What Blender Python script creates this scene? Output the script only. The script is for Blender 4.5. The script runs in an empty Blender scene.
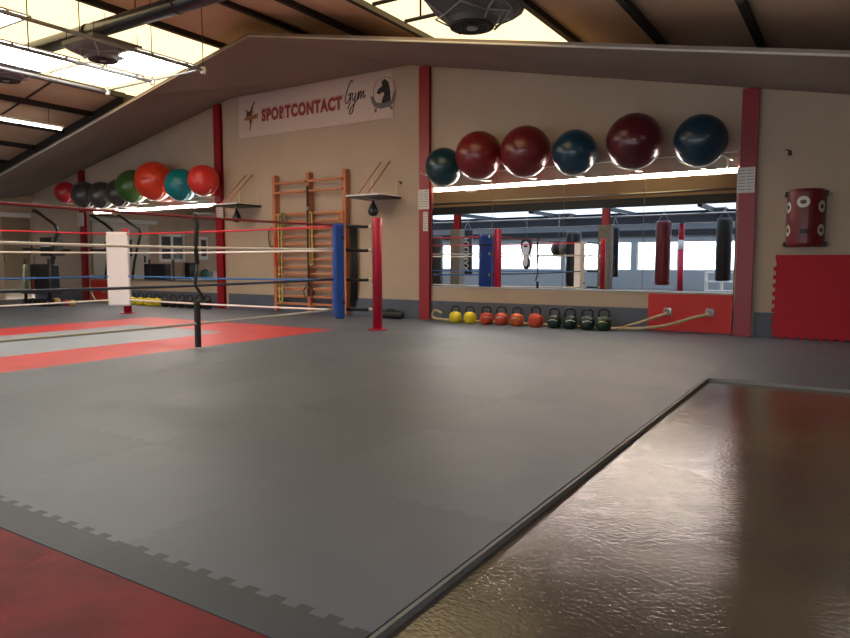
import bpy, math, random
from mathutils import Vector, Matrix
random.seed(7)
C = bpy.context.scene.collection
PI = math.pi

# ------------------------------------------------------------------ camera geometry
H = 0.92
FPX, CX, CY = 680.0, 425.0, 319.0
PITCH = math.radians(4.79); YAW = math.radians(32.4)
FW = Vector((-math.sin(YAW)*math.cos(PITCH), math.cos(YAW)*math.cos(PITCH), -math.sin(PITCH)))
RT = Vector((math.cos(YAW), math.sin(YAW), 0))
UP = RT.cross(FW)
WALL = 9.3                                    # the back wall's plane
def ray(u, v): return RT*(u-CX) + UP*(CY-v) + FW*FPX
def at(u, v, Y):                              # the point of the plane Y seen at a pixel
    d = ray(u, v); k = Y/d.y
    return Vector((d.x*k, Y, H+d.z*k))
def atz(u, v, z):
    d = ray(u, v); k = (z-H)/d.z
    return Vector((d.x*k, d.y*k, z))
def mir(u, v, Y):                             # the real point of the plane Y seen in the wall mirror
    p = at(u, v, 2*WALL-Y); return Vector((p.x, Y, p.z))

cam = bpy.data.objects.new('camera', bpy.data.cameras.new('camera'))
C.objects.link(cam); bpy.context.scene.camera = cam
cam.location = (0, 0, H); cam.rotation_euler = (math.radians(90)-PITCH, 0, YAW)
cam.data.lens = 36*FPX/850; cam.data.sensor_width = 36; cam.data.clip_end = 200; cam.data.clip_start = .05

# ------------------------------------------------------------------ materials
def s2l(c):
    c = c/255; return c/12.92 if c <= .04045 else ((c+.055)/1.055)**2.4
def col(r, g, b): return (s2l(r), s2l(g), s2l(b), 1)
def mat(name, rgb, rough=.6, metal=0, noise=None, bump=None, rgb2=None, coat=0, spec=.5, objvar=0):
    m = bpy.data.materials.new(name); m.use_nodes = True; nt = m.node_tree; n = nt.nodes; L = nt.links
    b = n['Principled BSDF']; b.inputs['Base Color'].default_value = col(*rgb)
    b.inputs['Roughness'].default_value = rough; b.inputs['Metallic'].default_value = metal
    b.inputs['Coat Weight'].default_value = coat; b.inputs['Specular IOR Level'].default_value = spec
    tc = n.new('ShaderNodeTexCoord')
    csock = None
    if noise:
        t = n.new('ShaderNodeTexNoise'); t.inputs['Scale'].default_value = noise; t.inputs['Detail'].default_value = 5
        L.new(tc.outputs['Object'], t.inputs['Vector'])
        r = n.new('ShaderNodeValToRGB'); r.color_ramp.elements[0].position = .35; r.color_ramp.elements[1].position = .65
        r.color_ramp.elements[0].color = col(*rgb); r.color_ramp.elements[1].color = col(*(rgb2 or rgb))
        L.new(t.outputs['Fac'], r.inputs['Fac']); csock = r.outputs['Color']
    if objvar:
        oi = n.new('ShaderNodeObjectInfo'); mr = n.new('ShaderNodeMapRange')
        mr.inputs['To Min'].default_value = 1-objvar; mr.inputs['To Max'].default_value = 1+objvar*.5
        L.new(oi.outputs['Random'], mr.inputs['Value'])
        hs = n.new('ShaderNodeHueSaturation'); L.new(mr.outputs['Result'], hs.inputs['Value'])
        if csock: L.new(csock, hs.inputs['Color'])
        else: hs.inputs['Color'].default_value = col(*rgb)
        csock = hs.outputs['Color']
    if csock: L.new(csock, b.inputs['Base Color'])
    if bump:
        t = n.new('ShaderNodeTexNoise'); t.inputs['Scale'].default_value = bump[0]; t.inputs['Detail'].default_value = 4
        L.new(tc.outputs['Object'], t.inputs['Vector'])
        bp = n.new('ShaderNodeBump'); bp.inputs['Strength'].default_value = bump[1]; bp.inputs['Distance'].default_value = bump[2]
        L.new(t.outputs['Fac'], bp.inputs['Height']); L.new(bp.outputs['Normal'], b.inputs['Normal'])
    return m
def emis(name, rgb, strength):
    m = bpy.data.materials.new(name); m.use_nodes = True; nt = m.node_tree
    nt.nodes.remove(nt.nodes['Principled BSDF']); e = nt.nodes.new('ShaderNodeEmission')
    e.inputs['Color'].default_value = col(*rgb); e.inputs['Strength'].default_value = strength
    nt.links.new(e.outputs[0], nt.nodes['Material Output'].inputs[0]); return m

M = dict(
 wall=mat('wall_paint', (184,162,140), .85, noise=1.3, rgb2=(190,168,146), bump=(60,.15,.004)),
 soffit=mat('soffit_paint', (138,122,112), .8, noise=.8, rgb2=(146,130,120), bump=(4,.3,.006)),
 white_edge=mat('white_edge', (205,200,190), .6),
 skirt=mat('grey_skirting_paint', (84,90,102), .7, noise=3, rgb2=(92,98,110)),
 red_steel=mat('red_steel', (150,18,30), .38, bump=(25,.1,.003)),
 red_post=mat('red_post_paint', (190,30,60), .42),
 grey_mat=mat('grey_foam', (84,94,107), .5, noise=1.6, rgb2=(94,103,115), bump=(140,.35,.002), objvar=.2, spec=.8),
 ring_grey=mat('pale_grey_foam', (132,140,150), .5, noise=2, rgb2=(140,148,158), bump=(120,.35,.002), objvar=.04, spec=1.0),
 red_mat=mat('red_foam', (186,50,56), .46, noise=2.4, rgb2=(206,52,56), bump=(120,.35,.002), objvar=.05, spec=1.0), old_red=mat('worn_red_foam', (112,26,34), .6, noise=5, rgb2=(142,34,42), bump=(60,.4,.003), objvar=.05, spec=.25),
 dark_mat=mat('dark_grey_foam', (70,76,80), .5, noise=2, rgb2=(78,84,88), bump=(120,.3,.002), objvar=.05, spec=.3),
 wall_mat=mat('crimson_foam', (178,22,34), .6, bump=(120,.3,.002), spec=.3),
 edge_grey=mat('grey_edge_profile', (128,126,120), .5),
 red_board=mat('red_board', (205,42,36), .6, bump=(3,.2,.004)),
 black=mat('black_rubber', (22,22,24), .55),
 blackgloss=mat('black_vinyl', (20,22,28), .35),
 alu=mat('aluminium', (170,168,162), .35, 1),
 steel=mat('grey_painted_steel', (150,150,148), .4, .6),
 white=mat('white_paint', (225,222,215), .5),
 whitecoat=mat('white_wire', (240,238,232), .35),
 whitevinyl=mat('white_vinyl', (232,226,224), .45, bump=(8,.3,.006)),
 bluevinyl=mat('blue_vinyl', (18,66,150), .45, bump=(8,.25,.006)),
 wood=mat('varnished_pine', (184,112,74), .45, noise=6, rgb2=(194,126,88)),
 rope_red=mat('red_rope', (205,40,54), .6), rope_red_shaded=mat('shaded_red_rope', (120,26,34), .6),  # second is the red rope again, its backlit shade put into the colour
 rope_white=mat('white_rope', (228,222,214), .6), rope_blue=mat('blue_rope', (44,104,170), .6),
 rope_navy=mat('navy_rope', (36,52,76), .6), rope_grey=mat('grey_rope', (190,186,178), .6),
 battle=mat('natural_rope', (196,178,140), .85, noise=60, rgb2=(160,140,104), bump=(90,.5,.004)),
 roof=mat('roof_panel', (212,178,148), .7, noise=1.5, rgb2=(222,190,160)),
 purlin=mat('dark_steel', (40,34,32), .6),
 duct=mat('dark_duct', (72,74,82), .28, .9, bump=(14,.4,.01)),
 silver=mat('silver_duct', (190,190,188), .28, .9, bump=(14,.4,.01)),
 fan=mat('dark_grey_plastic', (96,92,94), .5), fanrib=mat('mid_grey_plastic', (150,148,150), .4),
 banner=mat('banner_vinyl', (212,190,178), .55, noise=40, rgb2=(204,180,168)),
 ink_red=mat('ink_red', (146,52,50), .6), ink_dark=mat('ink_dark', (30,24,24), .6), ink_gold=mat('ink_gold', (150,100,48), .6), ink_brown=mat('ink_brown',(84,50,30),.6),
 ink_grey=mat('ink_grey', (110,100,96), .6), shadow_red=mat('ink_pale_red', (196,150,140), .6),
 paper=mat('paper', (216,210,202), .7), print_=mat('print_grey', (120,116,112), .7),
 maroon=mat('maroon_vinyl', (108,18,26), .35, bump=(6,.25,.006)),
 navy=mat('navy_vinyl', (22,34,52), .4), oxblood=mat('oxblood_vinyl', (96,22,34), .4), brownblack=mat('brown_black_vinyl', (36,26,20), .4),
 greywrap=mat('grey_foam_wrap', (112,108,104), .8, noise=20, rgb2=(124,120,116)),
 annex_ceiling=mat('annex_ceiling_paint', (205,212,220), .8), annex_wall=mat('annex_wall_paint', (156,162,166), .8),
 header=mat('header_wall_paint', (150,124,104), .8), beamdark=mat('dark_beam', (30,34,42), .6),
 yellow=mat('yellow_enamel', (222,200,32), .4), orange=mat('orange_red_enamel', (188,64,38), .4), amber=mat('burnt_orange_enamel', (184,84,32), .4),
 dgreen=mat('dark_green_enamel', (20,44,36), .35), green=mat('bottle_green_enamel', (26,50,26), .35),
 chalk=mat('white_print', (210,206,196), .6),
 khaki=mat('khaki_print', (160,160,90), .6),
 rubband_y=mat('yellow_band', (204,186,110), .6), rubband_g=mat('green_band', (120,132,84), .6), rubband_r=mat('red_band', (196,52,44), .6), rubband_o=mat('orange_band', (232,150,50), .6),
 door=mat('door_paint', (150,134,112), .7), doorw=mat('pale_door_paint', (205,198,186), .6),
 glassdark=mat('dark_pane', (70,66,62), .15), tan=mat('tan_leather', (190,150,96), .6), teal_item=mat('teal_plastic', (60,120,110), .5),
 led=emis('led_glow', (255,238,228), 70), tube=emis('tube_glow', (255,250,240), 7),
 sky_cream=emis('skylight_cream', (255,226,166), 1.4), panel=emis('panel_glow', (255,252,245), 9), annex_glow=emis('annex_ceiling_glow', (214,230,255), 1.6),
)
def ballmat(name, rgb):
    m = mat(name, rgb, .3, coat=.25)
    nt = m.node_tree; n = nt.nodes; L = nt.links; b = n['Principled BSDF']; b.inputs['Coat Roughness'].default_value = .12
    tc = n.new('ShaderNodeTexCoord'); w = n.new('ShaderNodeTexWave'); w.bands_direction = 'Z'; w.inputs['Scale'].default_value = 9
    w.inputs['Distortion'].default_value = 0
    L.new(tc.outputs['Object'], w.inputs['Vector']); bp = n.new('ShaderNodeBump'); bp.inputs['Strength'].default_value = .18; bp.inputs['Distance'].default_value = .004
    L.new(w.outputs['Fac'], bp.inputs['Height']); L.new(bp.outputs['Normal'], b.inputs['Normal']); return m
BM = {k: ballmat('ball_'+k, v) for k, v in dict(teal=(12,54,64), brick=(116,26,28), redball=(106,24,30), petrol=(12,56,76), burgundy=(84,16,28), deepblue=(12,50,68),
      scarlet=(186,30,44), grey=(70,66,62), grey2=(74,70,66), grey3=(62,58,54), green=(60,98,44), orange=(224,62,34), turquoise=(10,126,136), coral=(216,52,50)).items()}
# mirror
mm = mat('mirror_silvering', (226,230,232), .0, 1); M['mirror'] = mm
# wet-looking sealed concrete
def concrete():
    m = bpy.data.materials.new('sealed_concrete'); m.use_nodes = True; nt = m.node_tree; n = nt.nodes; L = nt.links; b = n['Principled BSDF']
    tc = n.new('ShaderNodeTexCoord')
    t = n.new('ShaderNodeTexNoise'); t.inputs['Scale'].default_value = .9; t.inputs['Detail'].default_value = 6; L.new(tc.outputs['Object'], t.inputs['Vector'])
    r = n.new('ShaderNodeValToRGB'); r.color_ramp.elements[0].position = .35; r.color_ramp.elements[1].position = .7
    r.color_ramp.elements[0].color = col(84,76,66); r.color_ramp.elements[1].color = col(120,104,80)
    L.new(t.outputs['Fac'], r.inputs['Fac']); L.new(r.outputs['Color'], b.inputs['Base Color'])
    mp = n.new('ShaderNodeMapping'); mp.inputs['Rotation'].default_value = (0,0,math.radians(32)); mp.inputs['Scale'].default_value = (44,74,1); L.new(tc.outputs['Object'], mp.inputs['Vector'])
    t2 = n.new('ShaderNodeTexNoise'); t2.inputs['Scale'].default_value = 1.0; t2.inputs['Detail'].default_value = 4; L.new(mp.outputs['Vector'], t2.inputs['Vector'])
    bp = n.new('ShaderNodeBump'); bp.inputs['Strength'].default_value = 1; bp.inputs['Distance'].default_value = .0017
    L.new(t2.outputs['Fac'], bp.inputs['Height'])
    mp3 = n.new('ShaderNodeMapping'); mp3.inputs['Scale'].default_value = (1.6,1.6,1); L.new(tc.outputs['Object'], mp3.inputs['Vector'])
    t3 = n.new('ShaderNodeTexNoise'); t3.inputs['Scale'].default_value = 1; t3.inputs['Detail'].default_value = 2; L.new(mp3.outputs['Vector'], t3.inputs['Vector'])
    bp2 = n.new('ShaderNodeBump'); bp2.inputs['Strength'].default_value = 1; bp2.inputs['Distance'].default_value = .006
    L.new(t3.outputs['Fac'], bp2.inputs['Height']); L.new(bp.outputs['Normal'], bp2.inputs['Normal'])
    L.new(bp2.outputs['Normal'], b.inputs['Normal'])
    # a dull dried patch in the sealer
    gm = n.new('ShaderNodeMapping'); gm.inputs['Location'].default_value = (1.16*2.6,-2.72*1.9,0); gm.inputs['Scale'].default_value = (2.6,1.9,1); L.new(tc.outputs['Object'], gm.inputs['Vector'])
    b.inputs['Roughness'].default_value = .06; b.inputs['Specular IOR Level'].default_value = .75
    return m
M['concrete'] = concrete()

# ------------------------------------------------------------------ mesh builder
class MB:
    def __init__(s): s.v = []; s.f = []; s.sm = []
    def add(s, vs, fs, smooth=False):
        o = len(s.v); s.v += [tuple(p) for p in vs]; s.f += [tuple(i+o for i in f) for f in fs]; s.sm += [smooth]*len(fs); return s
    def box(s, x0, x1, y0, y1, z0, z1):
        vs = [(x,y,z) for x in (x0,x1) for y in (y0,y1) for z in (z0,z1)]
        return s.add(vs, [(0,1,3,2),(4,6,7,5),(0,4,5,1),(2,3,7,6),(0,2,6,4),(1,5,7,3)])
    def obox(s, c, dx, dy, dz, rz=0):
        a, b = math.cos(rz), math.sin(rz); vs = []
        for x in (-dx/2,dx/2):
            for y in (-dy/2,dy/2):
                for z in (-dz/2,dz/2): vs.append((c[0]+x*a-y*b, c[1]+x*b+y*a, c[2]+z))
        return s.add(vs, [(0,1,3,2),(4,6,7,5),(0,4,5,1),(2,3,7,6),(0,2,6,4),(1,5,7,3)])
    def tube(s, pts, r, n=8, closed=False, cap=True, smooth=True):
        pts = [Vector(p) for p in pts]; k = len(pts); rs = r if isinstance(r, (list, tuple)) else [r]*k
        T = []
        for i in range(k):
            a = pts[(i-1) % k] if (closed or i) else pts[i]; b = pts[(i+1) % k] if (closed or i < k-1) else pts[i]
            T.append((b-a).normalized())
        ref = Vector((0,0,1)) if abs(T[0].z) < .9 else Vector((1,0,0))
        nn = (ref - T[0]*ref.dot(T[0])).normalized(); vs = []
        for i in range(k):
            nn = (nn - T[i]*nn.dot(T[i])).normalized(); bb = T[i].cross(nn)
            for j in range(n):
                a = 2*PI*j/n; vs.append(pts[i] + (nn*math.cos(a)+bb*math.sin(a))*rs[i])
        fs = []
        for i in range(k if closed else k-1):
            for j in range(n):
                a, b = i*n+j, i*n+(j+1) % n; c, d = ((i+1) % k)*n+(j+1) % n, ((i+1) % k)*n+j
                fs.append((a,b,c,d))
        s.add(vs, fs, smooth)
        if cap and not closed:
            o = len(s.v)-len(vs)
            s.f += [tuple(o+j for j in range(n))[::-1], tuple(o+(k-1)*n+j for j in range(n))]; s.sm += [False, False]
        return s
    def lathe(s, prof, c=(0,0,0), n=24, smooth=True, axis='z'):
        vs = []; fs = []; k = len(prof)
        for (r, z) in prof:
            for j in range(n):
                a = 2*PI*j/n
                p = (r*math.cos(a), r*math.sin(a), z) if axis == 'z' else ((z, r*math.cos(a), r*math.sin(a)) if axis == 'x' else (r*math.cos(a), z, -r*math.sin(a)))
                vs.append((p[0]+c[0], p[1]+c[1], p[2]+c[2]))
        for i in range(k-1):
            for j in range(n): fs.append((i*n+j, i*n+(j+1) % n, (i+1)*n+(j+1) % n, (i+1)*n+j))
        s.add(vs, fs, smooth); o = len(s.v)-len(vs)
        s.f += [tuple(o+j for j in range(n))[::-1], tuple(o+(k-1)*n+j for j in range(n))]; s.sm += [False, False]
        return s
    def sphere(s, c, r, n=32, sz=1):
        pr = [(max(1e-4, r*math.sin(PI*i/n)), -r*sz*math.cos(PI*i/n)) for i in range(n+1)]
        return s.lathe(pr, c, n*3//2)
    def prism(s, poly, a, b, plane='xz', c=(0,0,0)):     # poly extruded from a to b along the third axis
        k = len(poly)
        def P(p, t): return {'xz': (p[0],t,p[1]), 'xy': (p[0],p[1],t), 'yz': (t,p[0],p[1])}[plane]
        vs = [tuple(q+w for q, w in zip(P(p,a),c)) for p in poly]+[tuple(q+w for q, w in zip(P(p,b),c)) for p in poly]
        fs = [tuple(range(k))[::-1], tuple(range(k,2*k))]+[(i,(i+1) % k,k+(i+1) % k,k+i) for i in range(k)]
        return s.add(vs, fs)
    def mesh(s, name, m):
        me = bpy.data.meshes.new(name); me.from_pydata(s.v, [], s.f); me.update()
        import bmesh
        bm = bmesh.new(); bm.from_mesh(me); bmesh.ops.recalc_face_normals(bm, faces=bm.faces); bm.to_mesh(me); bm.free()
        for p, q in zip(me.polygons, s.sm): p.use_smooth = q
        me.materials.append(m); return me
    def build(s, name, m, parent=None, loc=(0,0,0), bevel=0):
        o = bpy.data.objects.new(name, s.mesh(name, m)); C.objects.link(o); o.location = loc
        if parent: o.parent = parent
        if bevel:
            md = o.modifiers.new('bevel', 'BEVEL'); md.width = bevel; md.segments = 2; md.limit_method = 'ANGLE'
        return o
def tag(o, label=None, cat=None, group=None, kind=None):
    if label: o['label'] = label
    if cat: o['category'] = cat
    if group: o['group'] = group
    if kind: o['kind'] = kind
    return o
def thing(name, label, cat, loc=(0,0,0), rz=0, group=None):
    o = bpy.data.objects.new(name, None); C.objects.link(o); o.empty_display_size = .1
    o.location = loc; o.rotation_euler = (0,0,rz); return tag(o, label, cat, group)
def struct(o): o['kind'] = 'structure'; return o
def dup(o, parent=None):
    c = o.copy(); C.objects.link(c)
    if parent: c.parent = parent
    for ch in list(o.children): dup(ch, c)
    return c
def arc(c, r, a0, a1, n, ax=(1,0,0), ay=(0,0,1)):
    ax, ay, c = Vector(ax), Vector(ay), Vector(c)
    return [c+ax*(r*math.cos(a0+(a1-a0)*i/n))+ay*(r*math.sin(a0+(a1-a0)*i/n)) for i in range(n+1)]
def text_part(name, body, size, m, parent, loc, rot, bold=0, shear=0, space=1, sx=1, depth=.001):
    cu = bpy.data.curves.new('t', 'FONT'); cu.body = body; cu.size = size; cu.offset = bold; cu.shear = shear; cu.extrude = depth
    cu.align_x = 'CENTER'; cu.align_y = 'CENTER'; cu.space_character = space
    t = bpy.data.objects.new('t', cu); C.objects.link(t); bpy.context.view_layer.update()
    me = bpy.data.meshes.new_from_object(t.evaluated_get(bpy.context.evaluated_depsgraph_get()))
    bpy.data.objects.remove(t); me.name = name; me.materials.clear(); me.materials.append(m)
    me.transform(Matrix.Diagonal((sx,1,1,1)))
    o = bpy.data.objects.new(name, me); C.objects.link(o); o.location = loc; o.rotation_euler = rot
    if parent: o.parent = parent
    return o

# ------------------------------------------------------------------ room shell
RX0, RX1 = -17.6, 3.5           # side walls
Y0, YB = 0.0, -6.5              # header line, window wall
RIDGE, RZ = -7.8, 4.27          # soffit level at the ridge
def zs(x): return RZ - (.21 if x < RIDGE else .195)*abs(x-RIDGE)
def zw(x): return min(4.06, 4.0+.2*(x+10.6), 4.04-.205*(x+6.1))      # level where the soffit meets the wall, flat in the middle
def zr(x): return zs(x)+.36     # roof panel level

struct(MB().box(RX0,RX1,YB,WALL,-.14,-.022).build('floor', M['concrete']))
struct(MB().prism([(RX0-.2,-.14),(RX1+.2,-.14),(RX1+.2,zr(RX1)+.3),(RIDGE,zr(RIDGE)+.3),(RX0-.2,zr(RX0)+.5)], WALL, WALL+.2).build('wall_back', M['wall']))
# left wall with a doorway recess
wl = MB()
wl.box(RX0-.2,RX0,YB,8.55,-.14,3.2); wl.box(RX0-.2,RX0,8.55,9.25,2.0,3.2); wl.box(RX0-.2,RX0,9.25,WALL,-.14,3.2)
struct(wl.build('wall_left', M['wall']))
d = struct(MB().box(RX0-.16,RX0-.12,8.55,9.25,-.04,2.0).build('door_1', M['door'])); MB().box(RX0-.12,RX0-.07,8.62,8.66,.95,1.1).build('door_handle', M['alu'], d)
struct(MB().box(RX1,RX1+.2,YB,WALL,-.14,3.2).build('wall_right', M['wall']))
# window wall of the annex: sill wall, head wall, piers between panes
WB, WT = .62, 1.66
ww = MB(); ww.box(RX0,RX1,YB-.2,YB,-.14,WB); ww.box(RX0,RX1,YB-.2,YB,WT,2.9)
piers = [RX0+.2,-15.2,-12.4,-9.6,-6.9,-3.9,-1.2,1.4,RX1-.2]
for x in piers: ww.box(x-.1,x+.1,YB-.2,YB,WB,WT)
struct(ww.build('wall_front', M['annex_wall']))
glass = bpy.data.materials.new('window_glass'); glass.use_nodes = True; nt = glass.node_tree
nt.nodes.remove(nt.nodes['Principled BSDF']); tr = nt.nodes.new('ShaderNodeBsdfTransparent'); gl = nt.nodes.new('ShaderNodeBsdfGlossy'); gl.inputs['Roughness'].default_value = 0
mx = nt.nodes.new('ShaderNodeMixShader'); mx.inputs[0].default_value = .06; nt.links.new(tr.outputs[0], mx.inputs[1]); nt.links.new(gl.outputs[0], mx.inputs[2]); nt.links.new(mx.outputs[0], nt.nodes['Material Output'].inputs[0])
for i in range(len(piers)-1):
    a, b = piers[i]+.1, piers[i+1]-.1
    w = MB(); w.box(a,a+.04,YB-.1,YB-.06,WB,WT); w.box(b-.04,b,YB-.1,YB-.06,WB,WT); w.box(a+.04,b-.04,YB-.1,YB-.06,WB,WB+.04); w.box(a+.04,b-.04,YB-.1,YB-.06,WT-.04,WT)
    w.box((a+b)/2-.02,(a+b)/2+.02,YB-.1,YB-.06,WB+.04,WT-.04)
    wo = struct(w.build('window_%d' % (i+3), M['white']))
    MB().box(a+.04,b-.04,YB-.082,YB-.078,WB+.04,WT-.04).build('pane', glass, wo)
# header wall on the column line, above the beam
struct(MB().prism([(RX0,2.62),(RX1,2.62),(RX1,zr(RX1)),(RIDGE,zr(RIDGE)),(RX0,zr(RX0))], Y0-.1, Y0+.0).build('wall_header', M['header']))
struct(MB().box(RX0,RX1,Y0-.12,Y0+.1,2.4,2.62).build('trim_1', M['beamdark']))
struct(MB().box(RX0,RX1,YB,Y0-.12,2.45,2.5).build('ceiling_annex', M['annex_ceiling']))
struct(MB().box(RX0,RX1,-3.2,-3.0,2.1,2.45).build('trim_2', M['beamdark']))
struct(MB().box(RX0,RX1,YB,YB+.12,1.86,2.06).build('trim_3', M['beamdark']))
for i, (ya_, yb_) in enumerate(((-5.9,-3.4),(-2.8,-.4))):
    struct(MB().box(RX0+.5,RX1-.5,ya_,yb_,2.442,2.449).build('window_%d' % (20+i), M['annex_glow']))  # added glow strips that brighten the annex ceiling, not real windows
for i, x in enumerate((-15.3,-12.9,-10.6,-8.2,-5.9,-3.5,-1.18,1.2)):
    struct(MB().box(x-.06,x+.06,YB+.12,-3.2,2.34,2.44).box(x-.06,x+.06,-3.0,-.12,2.34,2.44).build('trim_%d' % (60+i), M['beamdark']))
# baseboards
for a, b, nm in ((RX0,-15.4,'baseboard_back'),(-15.2,-10.7,'baseboard_back'),(-10.5,-6.0,'baseboard_back'),(-5.8,-1.3,'baseboard_back'),(-1.06,RX1,'baseboard_back')):
    struct(MB().box(a,b,WALL-.012,WALL,0,.30).build(nm, M['skirt']))
# soffit following the gable
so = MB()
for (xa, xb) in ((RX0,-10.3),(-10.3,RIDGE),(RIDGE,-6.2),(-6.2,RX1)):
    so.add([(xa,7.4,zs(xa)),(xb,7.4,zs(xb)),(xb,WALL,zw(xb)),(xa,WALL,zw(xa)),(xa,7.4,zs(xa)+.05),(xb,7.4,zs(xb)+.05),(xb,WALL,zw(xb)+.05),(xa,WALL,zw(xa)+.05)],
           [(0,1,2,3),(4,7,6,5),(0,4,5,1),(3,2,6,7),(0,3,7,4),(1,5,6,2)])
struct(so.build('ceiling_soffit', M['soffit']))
eg = MB()
eg.tube([(RX0,7.395,zs(RX0)+.0),(RIDGE,7.395,zs(RIDGE)+.0)], .012, 6); eg.tube([(RIDGE,7.395,zs(RIDGE)+.0),(RX1,7.395,zs(RX1)+.0)], .012, 6)
struct(eg.build('trim_4', M['white_edge']))
# roof: opaque panels, two translucent strips
SK = ((-11.2,-8.8),(-5.33,-3.12))
YF = 7.62
def roof_strip(mb, xa, xb, ya=Y0, yb=WALL, dz=0, t=.05):
    mb.add([(xa,ya,zr(xa)+dz),(xb,ya,zr(xb)+dz),(xb,yb,zr(xb)+dz),(xa,yb,zr(xa)+dz),(xa,ya,zr(xa)+dz+t),(xb,ya,zr(xb)+dz+t),(xb,yb,zr(xb)+dz+t),(xa,yb,zr(xa)+dz+t)],
           [(0,1,2,3),(4,7,6,5),(0,4,5,1),(3,2,6,7),(0,3,7,4),(1,5,6,2)])
rf = MB()
for a, b in ((RX0-.1,-11.2),(-8.8,RIDGE),(RIDGE,-5.33),(-3.12,RX1+.1)): roof_strip(rf, a, b, Y0, WALL if a > -11 else YF+.03)
struct(rf.build('ceiling_main', M['roof']))
for i, (a, b) in enumerate(SK):
    sk = MB(); roof_strip(sk, a, b); struct(sk.build('window_%d' % (i+1), M['sky_cream']))
# purlins along the roof and thin panel joints down the slope
k = 5
for x in (2.2,1.13,.07,-.99,-2.05,-3.12,-5.33,-6.5,-7.7,-8.8,-11.2,-12.2,-13.2,-14.25,-15.3,-16.3):
    ye = WALL if x > -11 else YF
    struct(MB().add([(x-.035,Y0,zr(x-.035)),(x+.035,Y0,zr(x+.035)),(x+.035,Y0,zr(x)-.08),(x-.035,Y0,zr(x)-.08),(x-.035,ye,zr(x-.035)),(x+.035,ye,zr(x+.035)),(x+.035,ye,zr(x)-.08),(x-.035,ye,zr(x)-.08)],
        [(0,1,2,3),(4,7,6,5),(0,4,5,1),(1,5,6,2),(2,6,7,3),(3,7,4,0)]).build('trim_%d' % k, M['purlin'])); k += 1
fa = MB()
fa.prism([(YF+.04,zs(-11.24)+.07),(WALL,zw(-11.24)+.07),(WALL,4.05),(YF+.04,4.0)], -11.27, -11.21, 'yz')
for xa, xb in ((RX0-.1,-11.22),):
    fa.add([(xa,YF,zs(xa)+.05),(xb,YF,zs(xb)+.05),(xb,YF,zr(xb)+.04),(xa,YF,zr(xa)+.04),(xa,YF+.04,zs(xa)+.05),(xb,YF+.04,zs(xb)+.05),(xb,YF+.04,zr(xb)+.04),(xa,YF+.04,zr(xa)+.04)],[(0,1,2,3),(4,7,6,5),(0,4,5,1),(3,2,6,7),(0,3,7,4),(1,5,6,2)])
struct(fa.build('wall_light_stop', M['purlin']))  # added closure that blocks sky light between soffit and roof
for y in (1.4,2.65,3.9,5.15,6.4):
    j = MB()
    for xa, xb in ((RX0,-11.25),(-8.75,RIDGE),(RIDGE,-5.4),(-3.1,RX1)): roof_strip(j, xa, xb, y-.015, y+.015, -.02, .02)
    struct(j.build('trim_%d' % k, M['purlin'])); k += 1
# main steel rafter near the header line
# edge of the matted area against the concrete
EX, EY = -.98, 5.75
struct(MB().box(EX,EX+.005,.0,EY,-.022,-.004).box(EX+.005,RX1,EY-.005,EY,-.022,-.004).build('trim_%d' % k, M['black'])); k += 1
struct(MB().box(EX+.005,EX+.018,.0,EY-.005,-.022,.0).box(EX+.018,RX1,EY-.018,EY-.005,-.022,.0).build('trim_%d' % k, M['edge_grey'])); k += 1

# ------------------------------------------------------------------ floor mats
_cache = {}
def tooth_edge(n_len):
    pts = []; t = .05; s = 1
    while t+.05 <= n_len-.05+1e-6:
        pts += [(t, .014*s), (t+.05, .014*s)]; t += .05; s = -s
    return [(0,0),(.05,0)]+pts+[(n_len-.05 if n_len-.05 > t else t,0),(n_len,0)]
def tile_mesh(w, h, fl, m):
    key = (round(w,3), round(h,3), fl, m.name)
    if key in _cache: return _cache[key]
    g = .0007
    def edge(L, teeth): return tooth_edge(L) if teeth else [(0,0),(L,0)]
    l, r, b, t = fl; poly = []
    poly += [(x, y+g) for x, y in edge(w, b)][:-1]
    poly += [(w-g+o, q) for q, o in edge(h, r)][:-1]
    poly += [(x, h-g+y) for x, y in reversed(edge(w, t))][:-1]
    poly += [(o+g, q) for q, o in reversed(edge(h, l))][:-1]
    out = []
    for p in poly:
        p = (min(max(p[0], -.02 if l else g), w+(.02 if r else -g)), p[1])
        if not out or (abs(p[0]-out[-1][0])+abs(p[1]-out[-1][1])) > 1e-5: out.append(p)
    _cache[key] = MB().prism(out, -.022, 0, 'xy').mesh('floor_mat', m); return _cache[key]
def tile(x0, x1, y0, y1, fl, m, label, group):
    o = bpy.data.objects.new('floor_mat', tile_mesh(x1-x0, y1-y0, fl, M[m])); C.objects.link(o); o.location = (x0, y0, 0)
    return tag(o, label, 'floor mat', group)
rows = [1.30]+[1.13+i for i in range(1,8)]+[WALL]
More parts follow.
